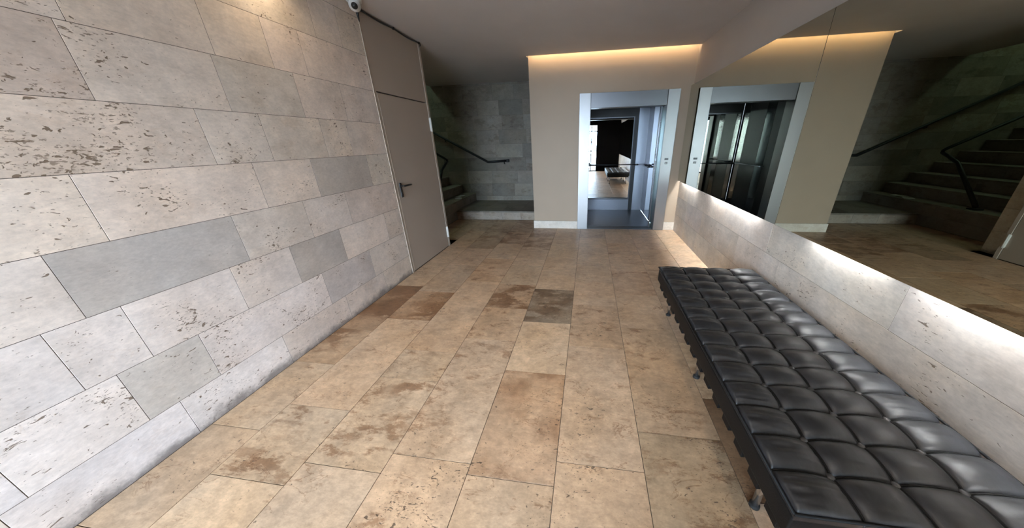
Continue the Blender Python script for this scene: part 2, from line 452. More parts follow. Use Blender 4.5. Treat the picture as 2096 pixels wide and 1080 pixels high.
wspec = {(0, 0.9): ((0.72, 0.70, 0.69), 0.4, 0.1), (0, 2.1): ((0.70, 0.66, 0.62), 0.5, 0.2), (1, 0.4): ((0.72, 0.70, 0.69), 0.5, 0.1), (2, 0.7): ((0.72, 0.69, 0.66), 0.45, 0.1), (3, 1.5): (GREY, 0.28, 0.1), (1, 1.25): ((0.58, 0.575, 0.55), 0.40, 0.1), (2, 2.3): ((0.50, 0.49, 0.465), 0.22, 0.0), (1, 2.6): ((0.56, 0.54, 0.52), 0.42, 0.2),  # low slabs near the entrance cooler: bluish daylight put into their colour
         (4, 2.8): ((0.50, 0.485, 0.45), 0.35, 0.2), (6, 2.3): ((0.60, 0.58, 0.53), 0.42, 0.3), (6, 1.2): ((0.56, 0.50, 0.44), 0.72, 0.6), (6, 1.8): ((0.68, 0.63, 0.56), 0.62, 0.3),
         (5, 1.4): ((0.68, 0.62, 0.545), 0.78, 0.5), (5, 2.0): ((0.68, 0.64, 0.575), 0.50, 0.2), (5, 2.5): ((0.66, 0.615, 0.54), 0.6, 0.5),
         (4, 1.1): ((0.72, 0.67, 0.60), 0.60, 0.2), (4, 1.7): ((0.71, 0.65, 0.58), 0.56, 0.2), (4, 2.3): ((0.70, 0.65, 0.585), 0.60, 0.2),
         (3, 0.9): ((0.72, 0.685, 0.64), 0.60, 0.2), (3, 2.1): ((0.64, 0.60, 0.54), 0.62, 0.5), (3, 2.5): ((0.64, 0.60, 0.55), 0.6, 0.5), (3, 3.0): ((0.66, 0.60, 0.54), 0.45, 0.4),
         (2, 1.1): ((0.74, 0.72, 0.70), 0.50, 0.0), (2, 1.5): ((0.73, 0.70, 0.67), 0.60, 0.2), (2, 1.9): ((0.73, 0.69, 0.645), 0.55, 0.2), (2, 3.0): ((0.72, 0.67, 0.61), 0.38, 0.1),
         (1, 0.9): ((0.74, 0.725, 0.71), 0.62, 0.1), (1, 1.8): ((0.73, 0.70, 0.675), 0.66, 0.1), (1, 3.1): ((0.70, 0.66, 0.60), 0.45, 0.3), (0, 1.5): ((0.74, 0.72, 0.70), 0.6, 0.2),
         (7, 2.3): ((0.70, 0.645, 0.565), 0.45, 0.2), (7, 1.3): ((0.70, 0.65, 0.585), 0.58, 0.3), (7, 1.8): ((0.70, 0.65, 0.58), 0.5, 0.2)}
PINK = (1.10, 1.045, 1.03)
for r in range(10):
    z0, z1 = LZ[r], LZ[r + 1]
    ys = cuts(LJ[r], YE, YD1)
    for y0, y1 in zip(ys, ys[1:]):
        k, pit, st = jitter(WB, 0.07), random.uniform(0.38, 0.58), random.uniform(0, 0.4)
        for (rr, yy), v in wspec.items():
            if rr == r and y0 < yy < y1: k, pit, st = tuple(a * b for a, b in zip(v[0], PINK)), v[1], v[2]
        slab('wall_slab', (-0.03, y0 + G, z0 + G), (random.uniform(-0.0003, 0.0), y1 - G, z1 - G), 'wall_stone', wl, k, pit, st)
# narrow return of the wall between the service door and the stairs, set back from the door frame
SX, SY = -0.13, 4.90
ret = boxes('wall_stair_return', [((-0.45, YD1, -0.1), (SX - 0.03, SY - 0.03, H + 0.05))], 'joint')
structure(ret, 'narrow stone wall end between door and stairs', 'wall')
zz = [0, 0.30, 0.605, 0.91, 1.215, 1.52, 1.825, 2.13, 2.435, H]
for z0, z1 in zip(zz, zz[1:]):
    slab('wall_slab', (SX - 0.03, YD2 - 0.02, z0 + G), (SX, SY, z1 - G), 'wall_stone', ret, jitter((0.62, 0.575, 0.51), 0.08), 0.4, 0.4)

# ------------------------------------------------------------------ service door with the panel above it
dr = empty('door_1', (0, (YD1 + YD2) / 2, 0)); structure(dr, 'taupe steel service door with black lever handle', 'door')
ZT = 2.079
box('frame_post', (SX, YD1, 0), (0.002, YD1 + 0.035, ZT + 0.008), 'door_frame', dr, 0.002)
box('frame_post', (SX, YD2 - 0.045, 0), (0.004, YD2, H), 'door_frame', dr, 0.003)
box('upper_panel', (-0.06, YD1 + 0.002, ZT + 0.008), (-0.001, YD2 - 0.046, H), 'door_paint', dr, 0.001)
box('edge_trim', (-0.05, YD1 - 0.006, 0), (0.006, YD1, H), 'door_frame', dr, 0.001)
box('leaf', (-0.055, YD1 + 0.050, 0.008), (0.0, YD2 - 0.049, ZT - 0.004), 'door_paint', dr, 0.002)
box('rebate', (-0.07, YD1 + 0.034, 0.0), (-0.030, YD2 - 0.04, ZT + 0.01), 'black_plastic', dr)
box('leaf_edge', (-0.05, YD1 + 0.043, 0.008), (0.003, YD1 + 0.050, ZT - 0.004), 'door_frame', dr, 0.001)
for z in (0.24, 1.81):
    hg = box('hinge', (-0.002, YD2 - 0.056, z - 0.085), (0.020, YD2 - 0.030, z + 0.085), 'hinge', dr, 0.004, 2)
    cyl('hinge_pin', (0.018, YD2 - 0.043, z - 0.09), (0.018, YD2 - 0.043, z + 0.09), 0.009, 'hinge', hg, 12)
hp = box('handle_plate', (0.0, YD1 + 0.085, 0.965), (0.012, YD1 + 0.125, 1.135), 'black_plastic', dr, 0.005, 2)
tube('lever', [(0.01, YD1 + 0.105, 1.10), (0.055, YD1 + 0.105, 1.10), (0.060, YD1 + 0.125, 1.10), (0.058, YD1 + 0.255, 1.098)], 0.011, 'black_plastic', hp, 10, [0.012, 0.012, 0.012, 0.009])
cyl('keyhole', (0.011, YD1 + 0.105, 1.0), (0.016, YD1 + 0.105, 1.0), 0.011, 'black_metal', hp, 14)

# ------------------------------------------------------------------ elevator wall (a solid shaft front), cove above it
J1, J2, J3, J4 = 2.0607, 2.2445, 3.4324, 3.6124
ZH0, ZH1 = 2.033, 2.251
ew = boxes('wall_elevator', [((XL, D, 0), (J1, D + 0.16, 3.0)), ((J4, D, 0), (W, D + 0.16, 3.0)), ((J1, D, ZH1), (J4, D + 0.16, 3.0)),
                             ((XL, D + 0.16, 0), (XL + 0.12, YB, 3.0))], 'beige')
structure(ew, 'beige painted wall around the elevator', 'wall')
bb = boxes('baseboard_elevator', [((XL - 0.008, D - 0.004, 0), (J1, D, 0.146)), ((J4, D - 0.004, 0), (W, D, 0.146))], 'joint_pale')
structure(bb, 'travertine skirting at the foot of the elevator wall', 'baseboard')
SK = (0.68, 0.63, 0.56)
slab('skirting_slab', (XL - 0.012, D - 0.016, 0.001), (J1 - G, D - 0.004, 0.144), 'dado_stone', bb, SK, 0.45, 0.4)
slab('skirting_slab', (J4 + G, D - 0.016, 0.001), (W - 0.002, D - 0.004, 0.144), 'dado_stone', bb, SK, 0.4, 0.3)
slab('skirting_slab', (XL - 0.012, D - 0.004, 0.001), (XL, 6.33, 0.144), 'dado_stone', bb, SK, 0.45, 0.4)

# ------------------------------------------------------------------ right wall
wr = boxes('wall_right', [((W, YE - 0.1, 0), (W + 0.2, D + 0.16, 3.0))], 'wall_paint')
structure(wr, 'taupe wall above a travertine dado, behind the mirror', 'wall')
RZ = [0.0, 0.30, 0.604, 0.95]
RJ = {0: [1.2, 2.3, 3.5, 4.6], 1: [0.9, 2.75, 3.45, 4.5], 2: [1.806, 2.95, 4.093, 4.95]}
for r in range(3):
    ys = cuts(RJ[r], YE, D - 0.001)
    for y0, y1 in zip(ys, ys[1:]):
        slab('dado_slab', (W - 0.003 - 0.0003 * random.random(), y0 + 0.0007, RZ[r] + (G if r else 0.001)), (W + 0.015, y1 - 0.0007, RZ[r + 1] - 0.0007), 'dado_stone', wr,
             jitter((0.70, 0.635, 0.565), 0.04), (random.uniform(0.6, 0.72) if y0 < 1.9 else random.uniform(0.42, 0.55)), random.uniform(0.1, 0.4), 0.0008)
box('dado_bed', (W - 0.0022, YE, 0), (W + 0.01, D - 0.001, 0.949), 'joint_mid', wr)

# ------------------------------------------------------------------ ceiling with the open cove
ce = boxes('ceiling', [((-0.3, YE - 0.1, H), (W, YD2, H + 0.12)), ((-1.42, YD2, H), (W, 5.50, H + 0.12)), ((-1.42, 5.50, H), (W, 5.635, H + 0.012)), ((-1.42, 5.50, H + 0.012), (XL - 0.012, 5.635, H + 0.12)), ((-1.42, 5.635, H), (XL - 0.012, YB + 0.1, H + 0.12)),
                       ((XL - 0.10, 5.45, H + 0.10), (W, D + 0.16, 3.1)), ((XL - 0.10, 5.635, H + 0.12), (XL - 0.012, D + 0.02, 3.0)),
                       ((XL, 5.50, H + 0.12), (W, 5.53, 3.0))], 'ceiling')
structure(ce, 'dark taupe plaster ceiling', 'ceiling')

# ------------------------------------------------------------------ stairs: walls of the stairwell
XS = -5.0
wb = boxes('wall_stair_back', [((XS, YB, -0.1), (XL + 0.1, YB + 0.2, 5.2))], 'joint')
structure(wb, 'grey travertine back wall of the stairwell', 'wall')
bz = [0.0] + [0.305 * i for i in range(1, 17)]
for r, (z0, z1) in enumerate(zip(bz, bz[1:])):
    seeds = [0.9 - random.uniform(0, 0.5)]
    xs = cuts(seeds, XS, XL, (0.5, 0.75))
    for x0, x1 in zip(xs, xs[1:]):
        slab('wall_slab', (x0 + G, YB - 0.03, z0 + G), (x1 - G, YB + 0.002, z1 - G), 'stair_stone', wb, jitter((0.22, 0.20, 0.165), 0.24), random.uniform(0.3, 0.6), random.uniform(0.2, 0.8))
boxes('slab_bed', [((XS, YB - 0.025, 0), (XL, YB + 0.01, 4.88))], 'joint', wb)
wf = boxes('wall_stair_front', [((XS, SY - 0.2, -0.1), (SX - 0.031, SY, 5.2))], 'wall_paint')
structure(wf, 'plastered front wall of the stairwell', 'wall')
wend = boxes('wall_stair_end', [((XS - 0.2, SY - 0.2, -0.1), (XS, YB + 0.2, 5.2))], 'wall_paint')
structure(wend, 'plastered end wall high in the stairwell', 'wall')
wup = boxes('wall_stair_upper', [((-1.42, SY - 0.2, H + 0.12), (-1.22, YB + 0.2, 5.2)), ((XS - 0.2, SY - 0.2, 5.2), (-1.22, YB + 0.2, 5.35))], 'wall_paint')
structure(wup, 'plastered upper wall and soffit of the stairwell', 'wall')

st = empty('staircase', (-0.6, 6.2, 0))
tag(st, 'dark stone staircase climbing behind the service door, with a low landing', 'staircase')
RISE, GO, ZL = 0.195, 0.35, 0.195
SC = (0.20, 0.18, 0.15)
ld = boxes('landing', [((-0.6, 6.352, 0), (XL - 0.001, YB - 0.034, ZL - 0.03))], 'joint', st)
xs = [-0.60, 0.0, 0.42, 0.83, XL - 0.001]
for x0, x1 in zip(xs, xs[1:]):
    slab('riser_slab', (x0 + G, 6.33, 0.004), (x1 - G, 6.352, ZL - 0.032), 'stair_stone', ld, jitter((0.34, 0.30, 0.25), 0.14), 0.4, 0.6)
for x0, x1 in zip(xs, xs[1:]):
    for y0, y1 in ((6.315, 6.95), (6.95, YB - 0.031)):
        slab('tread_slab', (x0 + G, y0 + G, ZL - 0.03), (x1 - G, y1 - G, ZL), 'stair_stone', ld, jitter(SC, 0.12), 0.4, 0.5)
for k in range(12):
    x1 = -0.6 - GO * k; zt = 0.39 + RISE * k
    if x1 < XS + 0.4: break
    sp = boxes('step', [((x1 - GO - 0.02, SY + 0.002, 0 if k == 0 else zt - 2 * RISE), (x1 - 0.02, YB - 0.032, zt - 0.03))], 'joint', st)
    ym = 6.2 + random.uniform(-0.3, 0.3)
    for y0, y1 in ((SY + 0.002, ym), (ym, YB - 0.033)):
        if k == 0:
            for z0, z1 in ((0.003, 0.19), (0.19, zt - 0.03)):
                slab('riser_slab', (x1 - 0.02, y0 + G, z0 + G), (x1 - 0.001, y1 - G, z1 - G), 'stair_stone', sp, jitter(SC, 0.12), 0.4, 0.5)
        else:
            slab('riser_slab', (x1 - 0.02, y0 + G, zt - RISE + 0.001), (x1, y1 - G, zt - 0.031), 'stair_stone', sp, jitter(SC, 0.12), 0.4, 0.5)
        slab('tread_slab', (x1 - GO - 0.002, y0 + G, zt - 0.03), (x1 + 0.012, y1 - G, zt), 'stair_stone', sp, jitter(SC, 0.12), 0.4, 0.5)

# handrails
YR = YB - 0.09
hr = empty('wall_handrail', (0.3, YR, 1.14)); tag(hr, 'black steel handrail fixed along the stairwell back wall', 'handrail')
xe = -4.4
tube('rail', [(0.30, YR, 1.150), (-0.18, YR, 1.125), (xe, YR, 1.125 + 0.535 * (-0.18 - xe))], 0.026, 'black_metal', hr, 12)
box('end_cap', (0.285, YR - 0.032, 1.118), (0.345, YR + 0.032, 1.182), 'black_metal', hr, 0.006)
for x in (0.22, -1.2, -2.6, -4.0):
    z = 1.147 if x > -0.18 else 1.125 + 0.535 * (-0.18 - x)
    tube('bracket', [(x, YR, z - 0.01), (x, YR, z - 0.06), (x, YB - 0.028, z - 0.07)], 0.009, 'black_metal', hr, 8)
h2 = empty('open_handrail', (-0.79, 6.62, 1.24)); tag(h2, 'black handrail with folded back leg standing on the stair steps', 'handrail')
tube('rail', [(-4.4, 6.62, 1.26 + 0.56 * 3.57), (-0.86, 6.62, 1.277), (-0.80, 6.62, 1.235), (-0.80, 6.62, 1.19)], 0.024, 'black_metal', h2, 12)
tube('leg', [(-0.80, 6.62, 1.20), (-0.80, 6.54, 1.165), (-0.80, 6.32, 1.05), (-0.75, 5.75, 0.432)], 0.028, 'black_metal', h2, 12, [0.024, 0.025, 0.027, 0.032])
box('foot_plate', (-0.81, 5.69, 0.3915), (-0.69, 5.81, 0.412), 'black_metal', h2, 0.003)
# papers on the first step
pz = 0.392
for i, (x, y, a, lab) in enumerate(((-0.70, 6.72, 0.5, 'loose white paper sheet lying on first stair step, nearest the edge'), (-0.78, 7.0, -0.3, 'crumpled white paper leaflet on first stair step, near the back wall'))):
    bm = bmesh.new(); n_ = 8; vs = []
    for u in range(n_ + 1):
        row = []
        for v in range(n_ + 1):
            px, py = (u / n_ - 0.5) * 0.15, (v / n_ - 0.5) * 0.21
            h = 0.006 * (1 + mnoise.noise((px * 14, py * 14, i * 5.0))) + (0.02 * max(0, v / n_ - 0.7) if i else 0)
            row.append(bm.verts.new((px * math.cos(a) - py * math.sin(a), px * math.sin(a) + py * math.cos(a), h)))
        vs.append(row)
    for u in range(n_):
        for v in range(n_):
            bm.faces.new((vs[u][v], vs[u + 1][v], vs[u + 1][v + 1], vs[u][v + 1]))
    r_ = bmesh.ops.solidify(bm, geom=bm.faces[:], thickness=0.0012)
    o = link('paper_sheet', to_mesh(bm, 'paper_sheet'), 'paper', None, (x, y, pz))
    tag(o, lab, 'paper')

# stairwell lamp high on the end wall (upper flight, out of view)
sl = empty('stair_lamp', (-3.2, 6.2, 5.2)); tag(sl, 'flat stairwell ceiling lamp above the upper flight', 'lamp')
box('housing', (-3.5, 6.0, 5.16), (-2.9, 6.4, 5.199), 'white', sl, 0.005)
M['stair_glow'] = emissive('stair_lamp_glow', (0.64, 1.0, 0.78), 42.0)
box('diffuser', (-3.48, 6.02, 5.145), (-2.92, 6.38, 5.165), 'stair_glow', sl, 0.004)

# ------------------------------------------------------------------ elevator
el = empty('elevator', ((J2 + J3) / 2, D + 0.1, 0)); tag(el, 'open elevator with brushed steel frame, mirror and handrail in the cabin', 'elevator')
box('jamb', (J1, D - 0.035, 0), (J2, D + 0.20, ZH1), 'steel', el, 0.003)
rj = box('jamb', (J3, D - 0.035, 0), (J4, D + 0.20, ZH1), 'steel', el, 0.003)
box('header', (J2 + 0.001, D - 0.018, ZH0), (J3 - 0.001, D + 0.20, ZH1 - 0.001), 'steel_header_shaded', el, 0.002)
box('display', (3.492, D - 0.039, 1.213), (3.552, D - 0.034, 1.243), 'black_plastic', rj, 0.001)
bt = box('call_button', (3.502, D - 0.041, 1.150), (3.544, D - 0.034, 1.182), 'black_plastic', rj, 0.002)
box('button_cap', (3.509, D - 0.044, 1.156), (3.537, D - 0.040, 1.176), 'white', rj, 0.002)
box('sill', (J2, D - 0.01, -0.02), (J3, D + 0.20, 0.004), 'steel_dark', el, 0.002)
for y in (D + 0.05, D + 0.10, D + 0.15):
    box('sill_groove', (J2, y, 0.0035), (J3, y + 0.012, 0.006), 'black_metal', el)
CX0, CX1, CY0, CY1, CZ = 2.20, 3.48, 5.96, 7.40, 2.18
box('cabin_floor', (CX0, CY0, -0.03), (CX1, CY1, 0.004), 'steel_floor', el)
cc_ = box('cabin_ceiling', (CX0, CY0, CZ), (CX1, CY1, CZ + 0.05), 'cab_dark', el)
M['cab_lamp'] = emissive('cabin_light', (0.80, 0.90, 1.0), 3.0)
for ix in range(3):
    for iy in range(2):
        x = CX0 + 0.24 + ix * 0.40; y = CY0 + 0.36 + iy * 0.72
        box('light_panel', (x - 0.07, y - 0.10, CZ - 0.004), (x + 0.07, y + 0.10, CZ + 0.01), 'cab_lamp', cc_, 0.001)
boxes('back_wall', [((CX0, CY1, 0), (CX1, CY1 + 0.05, CZ))], 'cab_dark', el)
box('back_mirror', (2.235, CY1 - 0.008, 0.28), (3.165, CY1 - 0.001, 1.975), 'cab_mirror', el, 0.001)
box('mirror_trim', (3.165, CY1 - 0.012, 0.26), (3.185, CY1 - 0.001, 1.995), 'steel_deep', el, 0.001)
box('mirror_trim', (2.235, CY1 - 0.012, 1.976), (3.165, CY1 - 0.001, 1.995), 'steel_deep', el, 0.001)
box('mirror_trim', (2.235, CY1 - 0.012, 0.26), (3.165, CY1 - 0.001, 0.279), 'steel_deep', el, 0.001)
box('kick_panel', (CX0, CY1 - 0.012, 0.004), (3.185, CY1 - 0.001, 0.25), 'steel_dark', el, 0.001)
box('corner_column', (3.265, CY1 - 0.02, 0.004), (CX1, CY1 - 0.001, CZ), 'steel_dark', el, 0.002)
# side walls: vertical panels with narrow joints
ys = [CY0, CY0 + 0.48, CY0 + 0.96, CY1]
for i, (y0, y1) in enumerate(((CY0, 6.25), (6.25, 6.52), (6.52, 7.12), (7.12, CY1))):
    box('side_panel', (CX0 - 0.04, y0 + 0.004, 0.004), (CX0, y1 - 0.004, CZ), 'cab_gloss' if i % 2 else 'cab_dark', el, 0.002)
for i, (y0, y1) in enumerate(zip(ys, ys[1:])):
    box('side_panel', (CX1, y0 + 0.004, 0.004), (CX1 + 0.04, y1 - 0.004, CZ), 'steel_deep' if i != 1 else 'cab_mirror', el, 0.002)
boxes('cabin_shell', [((CX0 - 0.10, CY0 - 0.05, 0), (CX0 - 0.04, CY1 + 0.1, CZ + 0.1)), ((CX1 + 0.04, CY0 - 0.05, 0), (CX1 + 0.10, CY1 + 0.1, CZ + 0.1)), ((CX0 - 0.04, CY0 - 0.03, CZ + 0.05), (CX1 + 0.04, CY1 + 0.1, CZ + 0.1)),
                      ((J2 - 0.1, D + 0.16, ZH0), (J3 + 0.1, CY0, CZ + 0.1)), ((J2 - 0.1, D + 0.16, 0), (J2 - 0.005, CY0 + 0.001, CZ)), ((J3 + 0.03, D + 0.16, 0), (J3 + 0.13, CY0 - 0.05, CZ)), ((J2 - 0.1, D + 0.16, -0.06), (J3 + 0.1, CY0, -0.02))], 'cab_dark', el)
tube('handrail', [(2.23, CY1 - 0.012, 1.025), (2.23, CY1 - 0.07, 1.025), (3.315, CY1 - 0.07, 1.025), (3.315, CY1 - 0.012, 1.025)], 0.019, 'steel_dark', el, 12)
tube('handrail', [(CX1 - 0.005, CY1 - 0.25, 1.025), (CX1 - 0.07, CY1 - 0.25, 1.025), (CX1 - 0.07, CY0 + 0.75, 1.025), (CX1 - 0.005, CY0 + 0.75, 1.025)], 0.019, 'steel_dark', el, 12)
tube('handrail', [(CX0 + 0.005, CY1 - 0.25, 1.045), (CX0 + 0.06, CY1 - 0.25, 1.045), (CX0 + 0.06, CY0 + 0.25, 1.045), (CX0 + 0.005, CY0 + 0.25, 1.045)], 0.017, 'steel_dark', el, 12)
# car operating panel with its buttons
cop = box('control_panel', (CX1 - 0.012, CY0 + 0.28, 0.85), (CX1 - 0.001, CY0 + 0.46, 1.95), 'steel', el, 0.002)
for i in range(7):
    cyl('floor_button', (CX1 - 0.012, CY0 + 0.37, 1.0 + i * 0.075), (CX1 - 0.02, CY0 + 0.37, 1.0 + i * 0.075), 0.017, 'white', cop, 14)
# sliding glass door leaf, parked almost fully open on the right
gd = box('door_leaf', (J3 - 0.045, D + 0.115, 0.006), (J3 + 0.02, D + 0.127, ZH0 - 0.004), 'cab_glass', el, 0.001)
box('leaf_stile', (J3 - 0.052, D + 0.110, 0.006), (J3 - 0.036, D + 0.132, ZH0 - 0.004), 'steel_dark', gd, 0.001)

# ------------------------------------------------------------------ mirror with tube lamps behind its lower edge
mi = empty('wall_mirror', (MX, 2.5, MZ0)); tag(mi, 'long frameless wall mirror above the black bench', 'mirror')
for y0, y1 in ((-2.05, -0.02), (-0.016, 2.853), (2.858, D - 0.036)):
    p_ = box('mirror_pane', (MX, y0, MZ0), (MX + 0.006, y1, MZ1), 'mirror', mi, 0.0006)
box('backing', (MX + 0.0062, -2.05, MZ0 + 0.004), (MX + 0.016, D - 0.038, MZ1 - 0.002), 'black_plastic', mi)
box('seam_strip', (MX + 0.002, 2.8532, MZ0), (MX + 0.007, 2.8578, MZ1), 'black_metal', mi)
for y in (-2.0, -0.9, 0.2, 1.3, 2.4, 3.5, 4.6, 5.6):
    box('batten', (MX + 0.016, y, 1.02), (W - 0.001, y + 0.04, MZ1 - 0.03), 'joint_pale', mi)
box('top_batten', (MX + 0.016, -2.05, MZ1 - 0.03), (W - 0.001, D - 0.038, MZ1 - 0.004), 'joint_pale', mi)
box('lamp_batten', (MX + 0.016, -2.05, 0.985), (W - 0.001, D - 0.038, 1.02), 'joint_pale', mi)
M['tube_glow'] = emissive('tube_lamp_glow', (0.90, 0.95, 1.0), 250.0)
where = ['beside the elevator', 'before the far end of the bench', 'behind the far half of the bench', 'behind the near half of the bench', 'past the near end of the bench', 'nearest the entrance']
for i, (y0, y1) in enumerate(((4.80, 5.55), (3.15, 4.30), (1.95, 2.45), (1.25, 1.72), (0.45, 1.0), (-0.4, 0.2))):
    tl = empty('tube_lamp', (W - 0.0142, (y0 + y1) / 2, 0.936)); tag(tl, 'white tube lamp hidden under the mirror edge ' + where[i], 'lamp', 'lamps behind the mirror edge')
    cyl('tube', (W - 0.0155, y0, 0.938), (W - 0.0155, y1, 0.938), 0.009, 'tube_glow', tl, 12)
    box('batten_holder', (W - 0.026, y0 - 0.01, 0.9475), (W - 0.004, y1 + 0.01, 0.984), 'white', tl, 0.002)

# cove lamp in the slot above the elevator wall
cl = empty('cove_lamp', (2.5, 5.58, H + 0.14)); tag(cl, 'warm strip lamp in the ceiling slot above the elevator wall', 'lamp')
M['cove_glow'] = emissive('cove_glow', (1.0, 0.75, 0.46), 24.0)
box('profile', (XL + 0.01, 5.585, H + 0.0125), (W - 0.01, 5.604, H + 0.115), 'white', cl)
box('strip', (XL + 0.015, 5.6045, H + 0.06), (W - 0.015, 5.610, H + 0.112), 'cove_glow', cl)

# ------------------------------------------------------------------ recessed spotlights: one by the door, the others unseen and added as fill
M['spot_glow'] = emissive('spot_glow', (1.0, 0.80, 0.55), 12.0)
def spotlight(x, y, e, tilt, size, lab, grp, colr=(1.0, 0.78, 0.52)):
    s = empty('recessed_spotlight', (x, y, H - 0.002)); tag(s, lab, 'spotlight', grp)
    bm = bmesh.new()
    prof = [(0.036, -0.001), (0.050, -0.006), (0.052, -0.001), (0.052, 0.0018), (0.036, 0.0018)]
    rings = [[bm.verts.new((r * math.cos(t), r * math.sin(t), z)) for t in [2 * math.pi * k / 24 for k in range(24)]] for r, z in prof]
    for a in range(len(rings)):
        u, v = rings[a], rings[(a + 1) % len(rings)]
        for k in range(24): bm.faces.new((u[k], u[(k + 1) % 24], v[(k + 1) % 24], v[k]))
    link('trim_ring', to_mesh(bm, 'trim_ring', True), 'white', s, (x, y, H - 0.002))
    cyl('lens', (x, y, H - 0.003), (x, y, H), 0.035, 'spot_glow', s, 20)
    ld_ = bpy.data.lights.new('spot_beam', 'SPOT'); ld_.energy = e; ld_.color = colr; ld_.spot_size = math.radians(size); ld_.spot_blend = 0.8; ld_.shadow_soft_size = 0.05
    lo_ = bpy.data.objects.new('spot_beam', ld_); COL.objects.link(lo_); lo_.parent = s; lo_.location = (0, 0, -0.012)
    lo_.rotation_euler = (0, math.radians(tilt), 0)
spotlight(0.16, 2.50, 15, -4, 160, 'warm recessed ceiling spotlight washing the stone wall near the door', None)
spotlight(0.30, 0.9, 14, -10, 150, 'added warm recessed spotlight to brighten the stone wall near the entrance', None)  # no lamp known here; added to warm the upper wall
spotlight(1.5, 1.0, 45, 0, 150, 'added recessed fill spotlight in mid lobby on the stone wall side', 'added fill spotlights of the lobby ceiling', (1.0, 0.90, 0.79))  # the four lobby spotlights are unseen, added to lift the dim interior
spotlight(2.8, 1.0, 45, 0, 150, 'added recessed fill spotlight in mid lobby on the bench side', 'added fill spotlights of the lobby ceiling', (1.0, 0.90, 0.79))
spotlight(1.5, -0.9, 45, 0, 150, 'added recessed fill spotlight just inside the street glazing', 'added fill spotlights of the lobby ceiling', (1.0, 0.90, 0.79))
spotlight(2.8, -0.9, 45, 0, 150, 'added recessed fill spotlight before the black entrance panel', 'added fill spotlights of the lobby ceiling', (1.0, 0.90, 0.79))

# ------------------------------------------------------------------ entrance behind the camera: glazing, black panel
YG = -0.70      # glazing set forward to throw more daylight on the stone wall; vestibule invented
wfr = boxes('wall_entrance', [((2.63, YE - 0.1, 0), (W, YE, H)), ((1.98, YE - 0.1, 2.30), (2.63, YE, H)), ((-0.01, YG - 0.1, 2.30), (2.06, YG, H)), ((1.98, YE, 2.30), (2.06, YG - 0.1, H))], 'black_panel')
structure(wfr, 'black entrance wall panels around the street glazing', 'wall')
def glazing(n_, lab, xm, y, zt, tz):
    wn = empty('window_%d' % n_, ((xm[0] + xm[-1]) / 2, y - 0.05, 0)); structure(wn, lab, 'window')
    for x in xm:
        box('mullion', (max(x - 0.025, xm[0]), y - 0.09, 0), (min(x + 0.025, xm[-1]), y - 0.02, zt), 'black_metal', wn, 0.002)
    zs = [0.0] + tz + [zt - 0.05]
    for a, b_ in zip(xm, xm[1:]):
        a2 = a + (0.025 if a > xm[0] else 0.025); b2 = b_ - 0.025
        for z in zs:
            box('transom', (a2, y - 0.085, z), (b2, y - 0.025, z + 0.05), 'black_metal', wn, 0.002)
        for z0, z1 in zip(zs, zs[1:]):
            box('pane', (a2, y - 0.058, z0 + 0.05), (b2, y - 0.052, z1), 'glass', wn)
    return wn
glazing(1, 'street entrance glazing in black metal frames, set forward to daylight the stone wall', [0.0, 0.66, 1.32, 1.98], YG, 2.30, [])
glazing(2, 'narrow street window strip beside the black panel', [2.06, 2.34, 2.63], YE, 2.30, [1.0, 1.95])
wr2 = empty('window_3', (2.02, -1.45, 0)); structure(wr2, 'added side glazing behind the forward-set street glazing', 'window')  # added return glass, follows from the forward-set glazing
for y in (YE + 0.0, -1.47, YG - 0.13):
    box('mullion', (1.99, y, 0), (2.05, y + 0.05, 2.30), 'black_metal', wr2, 0.002)
for y0, y1 in ((YE + 0.05, -1.47), (-1.42, YG - 0.13)):
    for z in (0.0, 2.25):
        box('transom', (1.995, y0, z), (2.045, y1, z + 0.05), 'black_metal', wr2, 0.002)
    box('pane', (2.017, y0, 0.05), (2.023, y1, 2.25), 'glass', wr2)
pv = boxes('floor_street', [((-12, -16, -0.2), (14, YE - 0.1, -0.15))], 'asphalt')
structure(pv, 'grey street pavement outside the entrance', 'pavement')

# ------------------------------------------------------------------ black tufted bench
BX0, BX1, BY0, BY1, BZ = 2.93, 3.735, 0.975, 2.965, 0.435
bench = empty('bench', ((BX0 + BX1) / 2, (BY0 + BY1) / 2, 0)); tag(bench, 'long black leather bench with buttoned tufting on chrome legs', 'bench')
NC, NR = 4, 14
cw, ch = (BX1 - BX0) / NC, (BY1 - BY0) / NR
ZC0 = 0.295                       # underside of the cushion
AMP = 0.040
ZB = BZ - 0.027
# cushion body: rounded box with soft vertical corners
bm = bmesh.new()
add_box(bm, (BX0, BY0, ZC0), (BX1, BY1, ZB - 0.006), 0.008, 2)
ctr = Vector(((BX0 + BX1) / 2, (BY0 + BY1) / 2, 0))
for v in bm.verts: v.co -= ctr + Vector((0, 0, ZC0))
cushion = link('cushion', to_mesh(bm, 'cushion', True), 'leather_side', bench, (ctr.x, ctr.y, ZC0))

def bulge(t, first, last):
    s = max(0.0, 1 - abs(2 * t - 1) ** 2.3) ** 0.8 if 0 < t < 1 else 0.0
    if first and t < 0.5: s = max(s, 0.62 + 0.38 * math.sin(math.pi * t)) if t > 0.06 else 0.62 * (t / 0.06) ** 0.5
    if last and t > 0.5:
        q = 1 - t
        s = max(s, 0.62 + 0.38 * math.sin(math.pi * q)) if q > 0.06 else 0.62 * (q / 0.06) ** 0.5
    return s

def top_z(x, y):
    u = (x - BX0) / cw; v = (y - BY0) / ch
    c = min(NC - 1, max(0, int(u))); r = min(NR - 1, max(0, int(v)))
    return ZB + AMP * (0.5 * bulge(u - c, c == 0, c == NC - 1) + 0.5 * bulge(v - r, r == 0, r == NR - 1))

